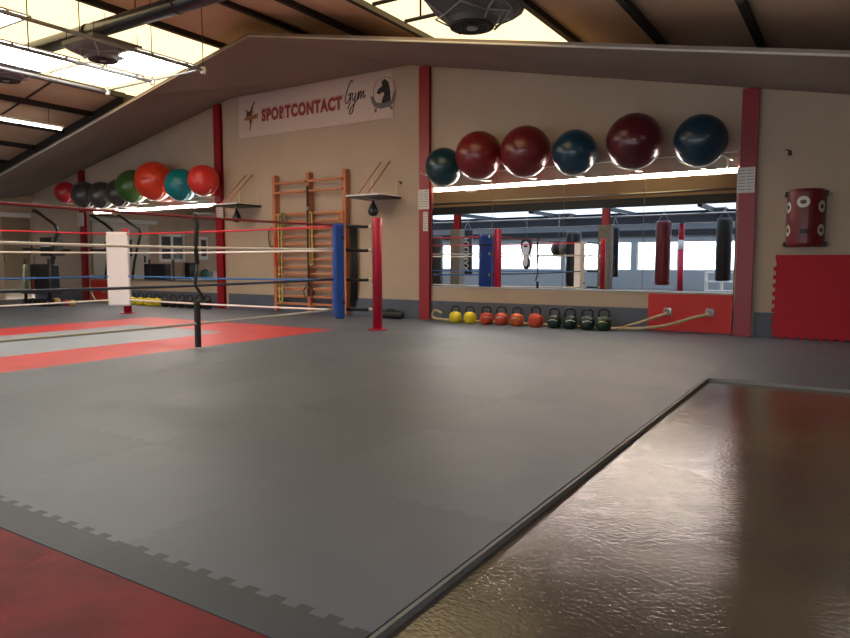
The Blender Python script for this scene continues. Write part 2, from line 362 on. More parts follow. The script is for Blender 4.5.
for j in range(len(rows)-1):
    ya, yb = rows[j], rows[j+1]
    for i in range(17):
        xb = EX-i; xa = xb-1
        if xa < RX0: xa = RX0
        if xb-xa < .3: continue
        ym = (ya+yb)/2; xm = (xa+xb)/2
        if xm < -2.08*ym-2.2: continue
        fl = (xa > RX0, not (i == 0 and yb <= 6.2), True, yb < WALL)
        if i == 0 and 5 < ya < 5.5:            # the tile cut by the concrete's corner
            tile(xa, xb, ya, yb, (True, False, True, True), 'grey_mat', 'grey foam floor mat tile at the inner corner of the concrete floor', None); continue
        inring = (-9.98 < xm < -5.96) and (2.1 < ym < 7.14)
        if inring and (xm > -6.98 or xm < -8.96 or ym < 3.13 or ym > 6.13):
            lb, g, m = 'red foam floor mat tile forming the border of the square under the boxing ring', 'red border tiles of the ring floor', 'red_mat'
        elif inring: lb, g, m = 'pale grey foam floor mat tile inside the red border of the boxing ring', 'pale grey tiles inside the ring', 'ring_grey'
        elif ya > 7: lb, g, m = 'grey foam floor mat tile on the strip along the back wall with the mirror', 'grey tiles along the back wall', 'grey_mat'
        elif xm < -9.9: lb, g, m = 'grey foam floor mat tile beyond the red ring border, towards the far doorway', 'grey tiles beyond the ring', 'grey_mat'
        elif xm > -2: lb, g, m = 'grey foam floor mat tile in the row bordering the concrete floor', 'grey tiles along the concrete', 'grey_mat'
        else: lb, g, m = 'grey foam floor mat tile on the open floor between the ring and the concrete', 'grey tiles of the open floor', 'grey_mat'
        tile(xa, xb, ya, yb, fl, m, lb, g)
for j in range(4, len(rows)-1):                # beyond the concrete's far edge
    ya, yb = max(rows[j], rows[j]), rows[j+1]
    if yb < EY: continue
    ya = max(ya, EY)
    for i in range(4):
        xa = EX+i; xb = min(xa+1, RX1)
        tile(xa, xb, ya, yb, (i > 0 or j > 4, xb < RX1, ya > EY+.01, yb < WALL), 'grey_mat', 'grey foam floor mat tile between the concrete and the leaning crimson mat', 'grey tiles beyond the concrete')
for i in range(-1, 5):                          # first narrow pieces
    if i < 0: continue
    tile(EX-i-1, EX-i, 1.15, 1.30, (False, False, False, True), 'dark_mat', 'narrow dark grey toothed foam border strip beside the red mats in the foreground', 'narrow dark grey border strips')
for i in range(4):
    tile(EX-i-1-.14, EX-i-.14 if i else EX, .15, 1.146, (True, i > 0, True, False), 'old_red', 'red foam floor mat tile in the foreground corner, next to the narrow dark strip', 'red foreground tiles')
    tile(EX-i-1-.14, EX-i-.14 if i else EX, -.85, .15, (True, i > 0, False, True), 'old_red', 'red foam floor mat tile in the foreground corner, next to the narrow dark strip', 'red foreground tiles')

# ------------------------------------------------------------------ columns
def column(x, y, z1, front, label, wrap=False):
    t = thing('steel_column', label, 'column', (x, y, 0))
    m = MB(); w = .095
    # H-section, one flange facing the hall
    prof = [(-w,-.08),(w,-.08),(w,-.068),(.006,-.068),(.006,.068),(w,.068),(w,.08),(-w,.08),(-w,.068),(-.006,.068),(-.006,-.068),(-w,-.068)]
    if front: prof = [(a_, b_*.4) for a_, b_ in prof]
    m.prism(prof, .0, z1, 'xy'); m.build('shaft', M['red_steel'], t)
    MB().box(-.115,.115,-.05 if front else -.1,.03 if front else .08,0,.012).build('base_plate', M['red_steel'], t)
    if wrap: MB().box(-.17,.17,-.17,.17,.014,1.93).build('foam_wrap', M['greywrap'], t, bevel=.03)
    return t
cc = [(-15.3,'red steel column by the weight station, behind the scarlet exercise ball'),(-10.6,'red steel column between the coral exercise ball and the climbing bars'),
      (-5.9,'red steel column on the side of the mirror nearest the corner post of the ring'),(-1.18,'red steel column between the mirror and the maroon wall bag')]
for (x, lb), u in zip(cc, (83,219.5,424,745)):
    x = at(u, 250, WALL-.07).x; column(x, WALL-.038, zw(x)-.012, True, lb)
column(-5.9, -.02, 2.39, False, 'grey-wrapped red column in the mirror, beside the ring corner with the white pad', True)
column(-10.6, -.02, 2.39, False, 'grey-wrapped red column in the mirror, beside the lettered black bag', True)
column(-15.3, -.02, 2.39, False, 'grey-wrapped red column on the header line beside the far wall', True)
column(-1.18, -.02, 2.39, False, 'grey-wrapped red column on the header line beside the concrete floor', True)

# ------------------------------------------------------------------ mirrors with LED strips, ball racks
def mirror_wall(xs, panels, labels, ledlabel):
    for (a, b), lb in zip(panels, labels):
        t = thing('wall_mirror', lb, 'mirror', ((a+b)/2, WALL, .52)); w = (b-a)/2-.004
        MB().box(-w,w,-.012,-.002,.02,1.5).build('mirror_glass', M['mirror'], t)
        MB().box(-w,w,-.02,-.002,0,.02).build('ledge', M['alu'], t)
    led = thing('led_strip', ledlabel, 'light', ((xs[0]+xs[1])/2, WALL, 2.05)); w = (xs[1]-xs[0])/2
    MB().box(-w,w,-.035,-.002,.0261,.036).build('rail', M['alu'], led)
    MB().box(-w,w,-.03,-.004,.0,.026).build('diffuser', M['led'], led)
mirror_wall((-5.70,-1.31), [(-5.77,-4.69),(-4.69,-3.56),(-3.56,-2.44),(-2.44,-1.31)],
    ['tall wall mirror panel, nearest the column beside the wall bars', 'tall wall mirror panel, above the orange-red kettlebells', 'tall wall mirror panel, above the dark green kettlebells', 'tall wall mirror panel, above the red board with the rope anchors'],
    'long white glowing strip light along the top of the mirror by the concrete floor')
mirror_wall((-14.9,-10.75), [(-15.15,-14.05),(-14.05,-12.95),(-12.95,-11.85),(-11.85,-10.75)],
    ['wall mirror panel behind the ring, above the low red board', 'wall mirror panel behind the ring, behind the white corner pad', 'wall mirror panel behind the ring, above the yellow kettlebells', 'wall mirror panel behind the ring, above the black kettlebells'],
    'long white glowing strip light along the top of the mirror behind the ring')

def ball(u, v, d, m, label, Yb=WALL-.42):
    p = at(u, v, Yb); dist = (p-Vector((0,0,H))).dot(FW); R = d/2*dist/FPX*.97
    o = MB().sphere((0,0,0), R, 32).build('exercise_ball', BM[m], None, p)
    tag(o, label, 'exercise ball', None)
    h = thing('ball_cradle', 'white wire wall cradle under the '+label.split(',')[0], 'ball holder', (p.x, p.y, p.z))
    r = R+.008; a0, a1 = math.radians(218), math.radians(322)
    pts = arc((0,-.03,0), r, a0, a1, 20)
    MB().tube(pts, .009, 8).build('hoop', M['whitecoat'], h)
    if m == 'deepblue':
        e = pts[-1]; MB().tube([e, e+Vector((.06,.02,-.04)), (-1.33-p.x, .1, e.z-.05)], .009, 6).tube([e+Vector((.06,.02,-.04)), e+Vector((.07,.02,-.22))], .009, 6).build('arm', M['whitecoat'], h)
    b = pts[10]; MB().tube([b, (b[0], .1, b[2]), (b[0], WALL-p.y-.01, b[2]+.03)], .008, 6).build('arm', M['whitecoat'], h)
    return o
DEP = dict(orange=.47, green=.38)
for a in [(444,167,39,'teal','small dark teal exercise ball, first in the row beside the column'),
          (479,155.5,49,'brick','brick red exercise ball, between the small teal one and another red one'),
          (525.5,151.5,52,'redball','bright red exercise ball, beside the blue-green one above the mirror'),
          (574.5,152.5,46,'petrol','blue-green exercise ball, between two red ones above the mirror'),
          (634.5,141.5,57,'burgundy','large burgundy exercise ball, biggest above the near mirror'),
          (700.5,140.5,53,'deepblue','dark blue-green exercise ball, beside the column with the paper sheet'),
          (66,192.5,22,'scarlet','small scarlet exercise ball, at the far end of the row behind the ring'),
          (85,195,27,'grey','dark grey exercise ball, beside the scarlet one'),
          (102,195,27,'grey2','grey exercise ball, middle one of three grey ones'),
          (120,193,28,'grey3','charcoal exercise ball, beside the olive green one'),
          (133,186.5,34,'green','olive green exercise ball, between the charcoal and orange ones'),
          (154.5,181,39.5,'orange','large orange exercise ball, biggest behind the ring'),
          (181,185,33,'turquoise','turquoise exercise ball, between the orange and coral ones'),
          (203.5,180.5,32,'coral','coral red exercise ball, nearest the column with the speed bag')]: ball(*a[:5], Yb=WALL-(DEP.get(a[3], .42)))
tag(MB().tube([(-5.8,WALL-.05,2.27),(-5.8,WALL-.3,2.3)],.007,6).tube([(-5.82,WALL-.06,2.27),(-1.31,WALL-.06,2.27)], .008, 6).build('rack_rail', M['whitecoat']), 'thin white wire rail along the wall behind the balls above the near mirror', 'rail')
tag(MB().tube([(-15.5,WALL-.06,2.22),(-10.72,WALL-.06,2.22)], .008, 6).build('rack_rail', M['whitecoat']), 'thin white wire rail along the wall behind the balls beyond the ring', 'rail')

# ------------------------------------------------------------------ papers on columns
def sheet(u0, u1, v0, v1, Y, label, grid=True):
    a, b = at(u0, v0, Y), at(u1, v1, Y); w, h = b.x-a.x, a.z-b.z
    t = thing('paper_notice', label, 'notice', (a.x+w/2, Y, b.z))
    MB().box(-w/2,w/2,-.003,0,0,h).build('paper', M['paper'], t)
    g = MB(); n = 8
    for i in range(1, n): g.box(-w*.42,-w*.03,-.0045,-.003,h*i/n,h*i/n+.008).box(w*.05,w*.42,-.0045,-.003,h*i/n,h*i/n+.008)
    g.build('printed_lines', M['print_'], t)
YC = WALL-.072
sheet(737.5,754.5,168,192.5,YC,'white sheet of small print on the red column beside the wall bag')
sheet(418.5,429,190,209,YC,'white sheet of print on the red column between wall bars and mirror')
sheet(423,428,212,231,YC,'narrow paper sheet stuck below the larger one on the mirror column')
sheet(216.5,223.5,206,218.5,YC,'white printed sheet on the red column beside the first speed bag platform')
sheet(77.5,84,213,226,YC,'white sheet on the red column by the weight station')
# ------------------------------------------------------------------ banner
bz0, bz1 = 3.27, 4.045; bx0, bx1 = -10.1, -6.5
bt = thing('gym_banner', 'long white banner with red SPORTCONTACT Gym lettering high on the back wall', 'banner', ((bx0+bx1)/2, WALL, bz0))
bw, bh = (bx1-bx0)/2, bz1-bz0
MB().box(-bw,bw,-.015,-.004,0,bh).build('banner_sheet', M['banner'], bt)
R90 = (PI/2,0,0)
bcx = (bx0+bx1)/2
def bu(u): return at(u, 100, WALL).x-bcx
def fit(o, u0, u1, h):
    xs = [v.co.x for v in o.data.vertices]; ys = [v.co.y for v in o.data.vertices]; a, b = min(xs), max(xs); c, d_ = min(ys), max(ys)
    k = (bu(u1)-bu(u0))/(b-a); kz = h/(d_-c)
    for v in o.data.vertices: v.co.x = (v.co.x-a)*k; v.co.y = (v.co.y-(c+d_)/2)*kz
    o.location.x += bu(u0)
fit(text_part('lettering_shadow', 'SPORTCONTACT', .30, M['shadow_red'], bt, (.015,-.0165,bh*.47+.015), R90, .02, 0, 1.14, 1, .0008), 261.5, 343, .25)
fit(text_part('lettering', 'SPORTCONTACT', .29, M['ink_red'], bt, (0,-.019,bh*.47), R90, .016, 0, 1.16, 1, .001), 262, 342.5, .23)
def strokes(mb, lst, sc, ox, oz, r):
    for st in lst: mb.tube([(ox+p[0]*sc, -.018, oz+p[1]*sc) for p in st], r, 5)
def smooth(pts, n=6):
    out = []; P = [pts[0]]+pts+[pts[-1]]
    for i in range(1, len(P)-2):
        for t in range(n):
            t /= n; q = []
            for a in (0,1):
                p0,p1,p2,p3 = P[i-1][a],P[i][a],P[i+1][a],P[i+2][a]
                q.append(.5*(2*p1+(p2-p0)*t+(2*p0-5*p1+4*p2-p3)*t*t+(3*p1-p0-3*p2+p3)*t**3))
            out.append(tuple(q))
    return out+[pts[-1]]
gy = MB()   # handwritten Gym
strokes(gy, [smooth([(.42,.92),(.40,1.0),(.30,.92),(.12,.55),(.04,.25),(.12,.12),(.26,.28),(.34,.48)]), smooth([(.34,.48),(.28,.1),(.16,-.12)]), smooth([(.2,.42),(.34,.5),(.46,.46)]),
  smooth([(.44,.5),(.40,.3),(.46,.2),(.56,.36),(.60,.5)]), smooth([(.60,.5),(.52,.1),(.40,-.26),(.28,-.32),(.26,-.2),(.42,.0),(.66,.22)]),
  smooth([(.66,.22),(.74,.52),(.70,.2),(.80,.46),(.86,.5),(.84,.22),(.94,.46),(1.0,.5),(.98,.24),(1.08,.34)])], .42, bu(345), bh*.37, .009)
gy.build('script_lettering', M['ink_dark'], bt)
# star shaped kicker emblem
def polypart(name, polys, m, sc, ox, oz, y0=-.019, y1=-.0155):
    p = MB()
    for q in polys: p.prism([(ox+a*sc, oz+b*sc) for a, b in q], y0, y1)
    return p.build(name, M[m], bt)
polypart('star_emblem', [[(-.35,.0),(-.12,.10),(-.3,.42),(.0,.22),(.3,.30),(.18,.08),(.62,.14),(.58,-.1),(.2,-.16),(.14,-.4),(.05,-.2),(-.4,-.12)]], 'ink_gold', .36, bu(250), bh*.48)
polypart('kicking_figure', [[(.02,.12),(.12,.14),(.5,1.0),(.42,.98),(-.02,.3)], [(-.28,.1),(-.02,.12),(.1,.35),(-.1,.42),(-.26,.3)], [(.0,-.1),(.12,-.1),(.1,-.6),(-.02,-.85),(-.04,-.8),(.02,-.5)], [(-.3,.5),(-.22,.55),(-.14,.36),(-.22,.32)]], 'ink_brown', .30, bu(250), bh*.46, -.022, -.0192)
# robed dark emblem over a scroll
polypart('dark_emblem', [[(-.1,.1),(.32,.08),(.30,.5),(.22,.82),(.05,.95),(-.08,.86),(-.05,.72),(-.22,.62),(-.3,.5),(-.2,.44),(.0,.5),(.04,.42),(-.04,.28)]], 'ink_dark', .46, bu(384), bh*.26)
polypart('scroll_emblem', [[(-.62,.38),(-.5,.36),(-.38,.12),(.0,.04),(.38,.10),(.46,.34),(.58,.5),(.60,.3),(.50,.02),(.30,-.12),(-.1,-.16),(-.42,-.06),(-.56,.12)], [(-.4,-.1),(-.3,-.1),(-.34,-.26),(-.46,-.26)], [(.3,-.1),(.4,-.1),(.46,-.24),(.34,-.24)]], 'ink_grey', .42, bu(384), bh*.3, -.0215, -.0192)
ot = MB(); ot.tube([(bu(385)+.24*a,-.017,bh*.56+.19*b) for a, b in [(math.cos(t*PI/9)*.95,math.sin(t*PI/9)*1.25) for t in range(-2,12)]], .004, 5); ot.build('oval_line', M['ink_grey'], bt)

# ------------------------------------------------------------------ speed bag platforms
def speedbag(x0, x1, label):
    z = 1.95; w = (x1-x0)/2
    t = thing('speed_bag_platform', label, 'speed bag platform', ((x0+x1)/2, WALL, z))
    MB().box(-w,w,-.62,-.01,0,.03).build('board', M['blackgloss'], t)
    MB().box(-w,w,-.62,-.01,.0302,.045).box(-w,w,-.628,-.6202,.02,.045).build('white_top', M['white'], t)
    for s in (-.09, .09): MB().tube([(s+.0,-.60,.05),(s+.02,-.012,.62)], .011, 6).build('strut', M['wood'], t)
    for s in (-w+.1, w-.06): MB().tube([(s,-.05,.046),(s,-.05,.34)], .006, 5).build('upright', M['white'], t)
    MB().lathe([(.05,-.02),(.05,0)], (0,-.33,-.0), 12).build('swivel', M['alu'], t)
    b = thing('speed_bag', label.replace('platform', 'ball').replace('wall board', 'teardrop punch bag').replace('carrying a', 'hung under its board, a'), 'speed bag', ((x0+x1)/2, WALL-.33, z-.02))
    MB().lathe([(.006,-.0),(.014,-.02),(.03,-.06),(.07,-.14),(.086,-.19),(.078,-.235),(.045,-.262),(.002,-.27)], (0,0,0), 20).build('bag_body', M['blackgloss'], b)
    return t, b
t, b = speedbag(-10.2, -9.55, 'speed bag wall platform between the banner end and the red column behind the ring')
b['label'] = 'black teardrop speed bag hanging beside the red column behind the ring'
t, b = speedbag(-7.02, -6.36, 'speed bag wall platform above the red ring corner post, beside the wall bars')
b['label'] = 'black teardrop speed bag hanging just above the red ring corner post'

# ------------------------------------------------------------------ wall bars
ux = [at(276.5,300,WALL-.1).x, at(310,300,WALL-.1).x, at(346,300,WALL-.1).x]
wb = thing('wall_bars', 'tall double wooden climbing wall bars with bands hung on them', 'wall bars', (ux[1], WALL, 0))
for x in ux: MB().box(x-ux[1]-.035,x-ux[1]+.035,-.13,-.012,.02,2.5).build('upright', M['wood'], wb, bevel=.006)
zl = [2.34,2.17]+[1.78-.135*i for i in range(13)]
for i in range(2):
    a, b = ux[i]-ux[1]+.034, ux[i+1]-ux[1]-.034
    for j, z in enumerate(zl):
        y = -.15 if j < 2 else -.09
        MB().box(a-.02 if j<2 else a, b+.02 if j<2 else b, y-.02, y+.02, z-.022, z+.022).build('rung', M['wood'], wb, bevel=.008)
def band(name, u, v0, v1, w, m, label, Y=WALL-.165, cat='exercise band', r=.014, bow=0):
    a, b = at(u, v0, Y), at(u, v1, Y); h = a.z-b.z
    pts = [(-w/2,0,-.03)]+arc((0,0,-w/2), w/2, PI, 0, 8)+[(w/2+bow,0,-h*.5)]+[(w/2,0,-h+w/2)]+arc((0,0,-h+w/2), w/2, 0, -PI, 8)+[(-w/2-bow,0,-h*.5)]
    o = MB().tube(pts, r, 6, closed=True).build(name, M[m], None, a); return tag(o, label, cat)
band('resistance_band', 279.5, 214, 302, .07, 'rubband_y', 'long pale yellow elastic band hung on the first wall bar bay')
band('resistance_band', 283, 213, 228, .09, 'rubband_g', 'short olive green band looped over a rung of the first bay', Y=WALL-.19)
band('resistance_band', 310.2, 212, 265, .07, 'rubband_y', 'yellow elastic band hung beside the middle upright of the wall bars', Y=WALL-.17)
band('resistance_band', 276, 236, 267, .05, 'rubband_r', 'red elastic band hung on the outer upright of the wall bars', Y=WALL-.19)
band('resistance_band', 340, 211, 232, .06, 'rubband_o', 'orange band hung near the last upright, above the blue ring pad', Y=WALL-.19)
band('jump_rope', 271.5, 228, 247, .12, 'black', 'black coiled jump rope hung beside the outer upright of the wall bars', cat='jump rope', r=.012, bow=.02, Y=WALL-.06)
# suspension trainer on the middle upright
ua = at(307.3, 186, WALL-.18)
st = thing('suspension_trainer', 'black suspension straps with hand loops hung on the middle upright', 'suspension trainer', (ua.x, ua.y, ua.z))
zb = at(307, 284, WALL-.18).z-ua.z
MB().box(-.022,.022,-.006,.006,zb,0).build('strap', M['black'], st)
for s in (-1, 1):
    MB().tube([(0,0,zb+.02),(s*.11,-.01,zb-.11),(s*.09,-.01,zb-.24),(-s*.02,-.01,zb-.2),(0,0,zb+.02)], .012, 6).build('hand_loop', M['black'], st)
MB().box(-.03,.03,-.012,.012,-.42,-.36).build('buckle', M['steel'], st)
hk = thing('hanging_straps', 'bundle of long black straps hung beside the last upright of the wall bars', 'straps', at(353.5,226,WALL-.05))
hz = at(353.5,307,WALL-.05).z-hk.location.z
for q, (dx, l) in enumerate(((-.05,.98),(0,1),(.05,.9))): MB().tube([(dx,0,0),(dx+.02,-.02,hz*l*.5),(dx-.01,0,hz*l)], .022, 6).build('strap', M['black'], hk)
MB().tube([(-.09,0,.0),(.09,0,.0)], .02, 8).build('hook_bar', M['black'], hk)
a = at(383,312,WALL-.35); 
gb = thing('gym_bag', 'low black bag lying against the wall between ring post and mirror column', 'bag', (at(391,312,WALL-.25).x, WALL-.25, 0))
MB().lathe([(.02,-.24),(.05,-.23),(.068,-.18),(.07,0),(.068,.18),(.05,.23),(.02,.24)], (0,0,.065), 16, axis='x').build('bag_body', M['black'], gb)
for s in (-1,1): MB().tube([(x,s*.03,.12+.03*math.sin((x+.1)/.2*PI)) for x in [-.1+.02*i for i in range(11)]], .008, 6).build('handle', M['black'], gb)

# ------------------------------------------------------------------ boxing ring
PX0, PX1, PY0, PY1 = -11.08, -5.5, 1.45, 7.46
IN = .37; HZ = [1.395,1.077,.68,.278]
CXs = (PX0+IN, PX1-IN); CYs = (PY0+IN, PY1-IN)
def ring_post(x, y, lb):
    t = thing('ring_post', lb, 'ring post', (x, y, 0))
    MB().lathe([(.066,0.012),(.066,1.50),(.06,1.512),(.02,1.516)], (0,0,0), 20).build('tube', M['red_post'], t)
    MB().lathe([(.13,0),(.13,.012)], (0,0,0), 24).build('base_plate', M['red_post'], t)
    sx = 1 if x > -8 else -1; sy = 1 if y > 5 else -1; cx = x-sx*IN; cy = y-sy*IN
    for z in HZ:
        tb = MB().tube([(-sx*.055,-sy*.055,z),(-sx*.12,-sy*.12,z-.004),(-sx*.3,-sy*.3,z+.004)], .020, 8).build('turnbuckle', M['black'], t)
        MB().tube([(-sx*.052,-sy*.052,z),(-sx*.085,-sy*.085,z)], .024, 8).build('collar', M['whitecoat'], tb)
        MB().tube([(-sx*.32,-sy*.32,z),(-sx*.36,-sy*.36,z)], .027, 8).build('collar', M['whitecoat'], tb)
    return t
ring_post(PX1, PY1, 'red round ring corner post standing below the speed bag, in front of the bare wall')
ring_post(PX0, PY1, 'red ring corner post behind the white corner pad on the far side')
ring_post(PX1, PY0, 'red ring corner post in the mirror, beside a grey-wrapped column')
ring_post(PX0, PY0, 'red ring corner post at the corner towards the annex and the weight station')
def rope(a, b, m, lb, sag=.012):
    a, b = Vector(a), Vector(b); pts = []
    for i in range(13):
        t = i/12; p = a.lerp(b, t); p.z -= sag*4*t*(1-t); pts.append(p-a)
    o = MB().tube(pts, .0135, 8).build('ring_rope', M[m], None, a); return tag(o, lb, 'rope')
e = .02
for z, mn, mf, ml, nm in zip(HZ, ('rope_red_shaded','rope_white','rope_navy','rope_grey'), ('rope_red','rope_white','rope_blue','rope_white'), ('rope_red','rope_white','rope_blue','rope_white'), ('top','second','third','lowest')):
    cn = {'rope_red_shaded':'shaded red','rope_white':'white','rope_navy':'dark blue','rope_grey':'greyish white','rope_red':'red','rope_blue':'blue'}
    rope((CXs[1],CYs[1]-e,z+.012), (CXs[1],CYs[0]+e,z+.012), mn, '%s %s ring rope on the side facing the open floor' % (cn[mn], nm), .02)
    rope((CXs[1]-e,CYs[1],z), (CXs[0]+e,CYs[1],z), mf, '%s %s ring rope on the side along the back wall' % (cn[mf], nm))
    rope((CXs[0],CYs[1]-e,z), (CXs[0],CYs[0]+e,z), ml, '%s %s ring rope on the side by the weight station' % (cn[ml], nm))
    rope((CXs[1]-e,CYs[0],z), (CXs[0]+e,CYs[0],z), ml, '%s %s ring rope on the side seen in the mirror' % (cn[ml], nm))
def pad(x, y, ang, m, lb, w=.36):
    t = thing('corner_pad', lb, 'corner pad', (x, y, .17), ang)
    MB().box(-w/2,w/2,-.075,.06,0,1.26).build('cushion', M[m], t, bevel=.03)
    for z in (.2,1.05): MB().box(-w/2-.004,w/2+.004,.02,.064,z,z+.03).build('strap', M['black'], t)
o = .0
pad(CXs[1]-o, CYs[1]-o, math.radians(-45), 'bluevinyl', 'blue padded ring corner cushion in front of the wall bars')
pad(CXs[0]+.07, CYs[1]-.07, math.radians(45), 'whitevinyl', 'white padded ring corner cushion at the far corner')
pad(CXs[1]-.08, CYs[0]+.08, math.radians(225), 'whitevinyl', 'white padded ring corner cushion seen in the near mirror')
pad(CXs[0]+o, CYs[0]+o, math.radians(135), 'bluevinyl', 'blue padded ring corner cushion at the corner towards the annex')
def spacer(x, y, ax, lb):
    t = thing('rope_spacer', lb, 'rope spacer', (x, y, 0))
    pts = [(0,0,1.43),(.0,.03,1.3),(.0,.0,1.08),(0,.02,.9),(0,-.02,.68),(0,.10,.52),(0,.14,.46),(0,.06,.22)] if ax == 'y' else [(0,0,1.43),(0,0,.9),(0,0,.22)]
    MB().tube(pts[:4], .022, 6).build('strap', M['black'], t)
    MB().tube(pts[3:6] if ax == 'y' else pts[1:], .016, 6).build('strap', M['black'], t)
    if ax == 'y':
        MB().box(-.02,.02,-.025,.025,0.02,.50).build('strap', M['black'], t)
q = at(189, 260, 4.8)
spacer(CXs[1]+.0, 4.76, 'y', 'black crooked strap tying the ropes together midway on the near side')
spacer(-8.6, CYs[0], 'x', 'black strap tying the ropes together on the ring side seen in the mirror')

# ------------------------------------------------------------------ kettlebells
def make_kettlebell(s=1):
    t = thing('kettlebell', 'k', 'kettlebell')
    R = .1*s
    MB().lathe([(.055*s,0),(.085*s,.015*s),(.1*s,.055*s),(.104*s,.09*s),(.098*s,.13*s),(.08*s,.165*s),(.045*s,.185*s),(.002,.188*s)], (0,0,0), 24).build('body', M['yellow'], t)
    MB().tube([(-.055*s,0,.165*s),(-.07*s,0,.21*s),(-.058*s,0,.255*s),(-.02*s,0,.272*s),(.02*s,0,.272*s),(.058*s,0,.255*s),(.07*s,0,.21*s),(.055*s,0,.165*s)], .014*s, 8).build('handle', M['black'], t)
    pts = [(math.sin(a)*.1045*s, -math.cos(a)*.1045*s, .10*s+.025*s*math.cos(a*2.2)) for a in [(-.6+.1*i) for i in range(13)]]
    MB().tube(pts, .006*s, 5).build('printed_arc', M['chalk'], t)
    return t
kb0 = make_kettlebell(); used = [False]
cols = {}
def kettlebell(u, v, Y, m, label, group=None, rz=0, s=1, mark='chalk'):
    if not used[0]: t = kb0; used[0] = True
    else: t = dup(kb0)
    p = at(u, v, Y); t.location = (p.x, Y, 0); t.rotation_euler = (0,0,rz); t.scale = (s,s,s)
    for ch in t.children:
        nm = ch.name.split('.')[0]
        if nm in ('body','printed_arc'):
            key = (nm, m if nm == 'body' else mark)
            if key not in cols:
                me = ch.data.copy(); me.materials[0] = M[key[1]]; cols[key] = me
            ch.data = cols[key]
    return tag(t, label, 'kettlebell', group)
KY = WALL-.34
for u, m, lb, rz, s, mk in [(455.5,'yellow','yellow kettlebell at the end of the row, beside the rope loop',.3,.92,'yellow'),(470,'yellow','yellow kettlebell next to the first orange-red one',.1,.94,'yellow'),
    (486.5,'orange','orange-red kettlebell next to the yellow pair',.5,.95,'chalk'),(501.5,'orange','orange-red kettlebell, second from the yellow pair',.2,.98,'chalk'),
    (517,'amber','burnt orange kettlebell between two orange-red ones',.2,.98,'chalk'),(536,'orange','orange-red kettlebell next to the dark green ones, standing slightly apart',-.1,1.05,'amber'),
    (554.5,'dgreen','dark green kettlebell next to the orange-red one',.1,1.0,'chalk'),(570,'dgreen','dark green kettlebell, second after the orange-red ones',.4,1.02,'chalk'),
    (587.5,'dgreen','dark green kettlebell, third of the green four under the mirror',.3,1.02,'chalk'),(604,'green','bottle green kettlebell with a khaki mark, last before the battle rope',.1,1.05,'khaki')]:
    kettlebell(u, 318, KY, m, lb, 'kettlebells under the near mirror', rz, s, mk)
for u, m, lb in [(132.5,'yellow','yellow kettlebell behind the ring, nearest the white corner pad'),(141,'yellow','yellow kettlebell behind the ring, second from the white corner pad'),
    (149,'yellow','yellow kettlebell behind the ring, third from the white corner pad'),(157,'yellow','yellow kettlebell behind the ring, next to the black ones'),
    (165.5,'black','black kettlebell behind the ring, next to the yellow ones'),(173.5,'black','black kettlebell behind the ring, second after the yellow ones'),
    (182,'black','black kettlebell behind the ring, just before the rope spacer strap'),(190,'black','black kettlebell behind the ring, hidden partly by the rope spacer strap'),
    (199,'black','black kettlebell behind the ring, just past the rope spacer strap'),(207.5,'black','black kettlebell behind the ring, nearest the red column')]:
    kettlebell(u, 300, KY, m, lb, 'kettlebells behind the ring', .2, .95, 'yellow' if m == 'yellow' else 'print_')

# ------------------------------------------------------------------ red boards with battle ropes
def board(x0, x1, z1, lb):
    t = thing('wall_board', lb, 'wall board', ((x0+x1)/2, WALL, 0)); w = (x1-x0)/2
    MB().box(-w,w,-.04,-.013,.015,z1).build('panel', M['red_board'], t)
    return t
bx = at(649,300,WALL).x
board(bx, -1.31, .50, 'red board under the mirror, holding the two rope anchors')
board(-15.15, -14.15, .50, 'red board under the far mirror beside the red column')
def anchor(p, lb):
    t = thing('rope_anchor', lb, 'rope anchor', p)
    MB().box(-.05,.05,-.008,.0,-.05,.05).build('plate', M['steel'], t)
    MB().tube(arc((0,-.045,0), .042, 0, 2*PI, 16, (1,0,0), (0,.5,.86))[:-1], .01, 6, closed=True).build('ring', M['alu'], t)
ya = WALL-.041
a1, a2 = at(668,311.5,ya), at(710,312.5,ya)
anchor(a1, 'steel rope anchor on the red board, the one nearer the kettlebells'); anchor(a2, 'steel rope anchor on the red board, the one nearer the column')
def battle(pts, lb):
    P = []; Q = [Vector(p) for p in pts]; Q = [Q[0]]+Q+[Q[-1]]
    for i in range(1, len(Q)-2):
        for t in range(8):
            t /= 8; p0,p1,p2,p3 = Q[i-1:i+3]
            P.append(.5*(2*p1+(p2-p0)*t+(2*p0-5*p1+4*p2-p3)*t*t+(3*p1-p0-3*p2+p3)*t**3))
    P.append(Q[-2]); o0 = P[0]
    o = MB().tube([p-o0 for p in P], .019, 10).build('battle_rope', M['battle'], None, o0); return tag(o, lb, 'battle rope')
x6 = at(612,327,WALL-.2).x
battle([a1+Vector((0,-.05,-.02)), at(650,319,WALL-.12), at(632,324.5,WALL-.15), (x6,WALL-.16,.02), (-3.6,WALL-.13,.02), (-4.6,WALL-.12,.02),(-5.5,WALL-.13,.02),(-5.66,WALL-.16,.06),(-5.6,WALL-.18,.16),(-5.45,WALL-.2,.12)],
       'natural battle rope running from the anchor nearer the kettlebells, along behind them')
battle([a2+Vector((0,-.05,-.02)), at(694,317.5,WALL-.14), at(672,324,WALL-.2), at(650,327.5,WALL-.24), (x6+.0,WALL-.215,.02), (-3.6,WALL-.19,.02), (-4.7,WALL-.18,.02),(-5.4,WALL-.2,.02)],
       'natural battle rope sagging from the anchor nearer the column')
far = WALL-.041
fa = at(93,291,far); anchor(fa, 'small steel rope anchor on the far red board, near the column'); fb = at(105,291,far); anchor(fb, 'small steel rope anchor on the far red board, near the white pad')
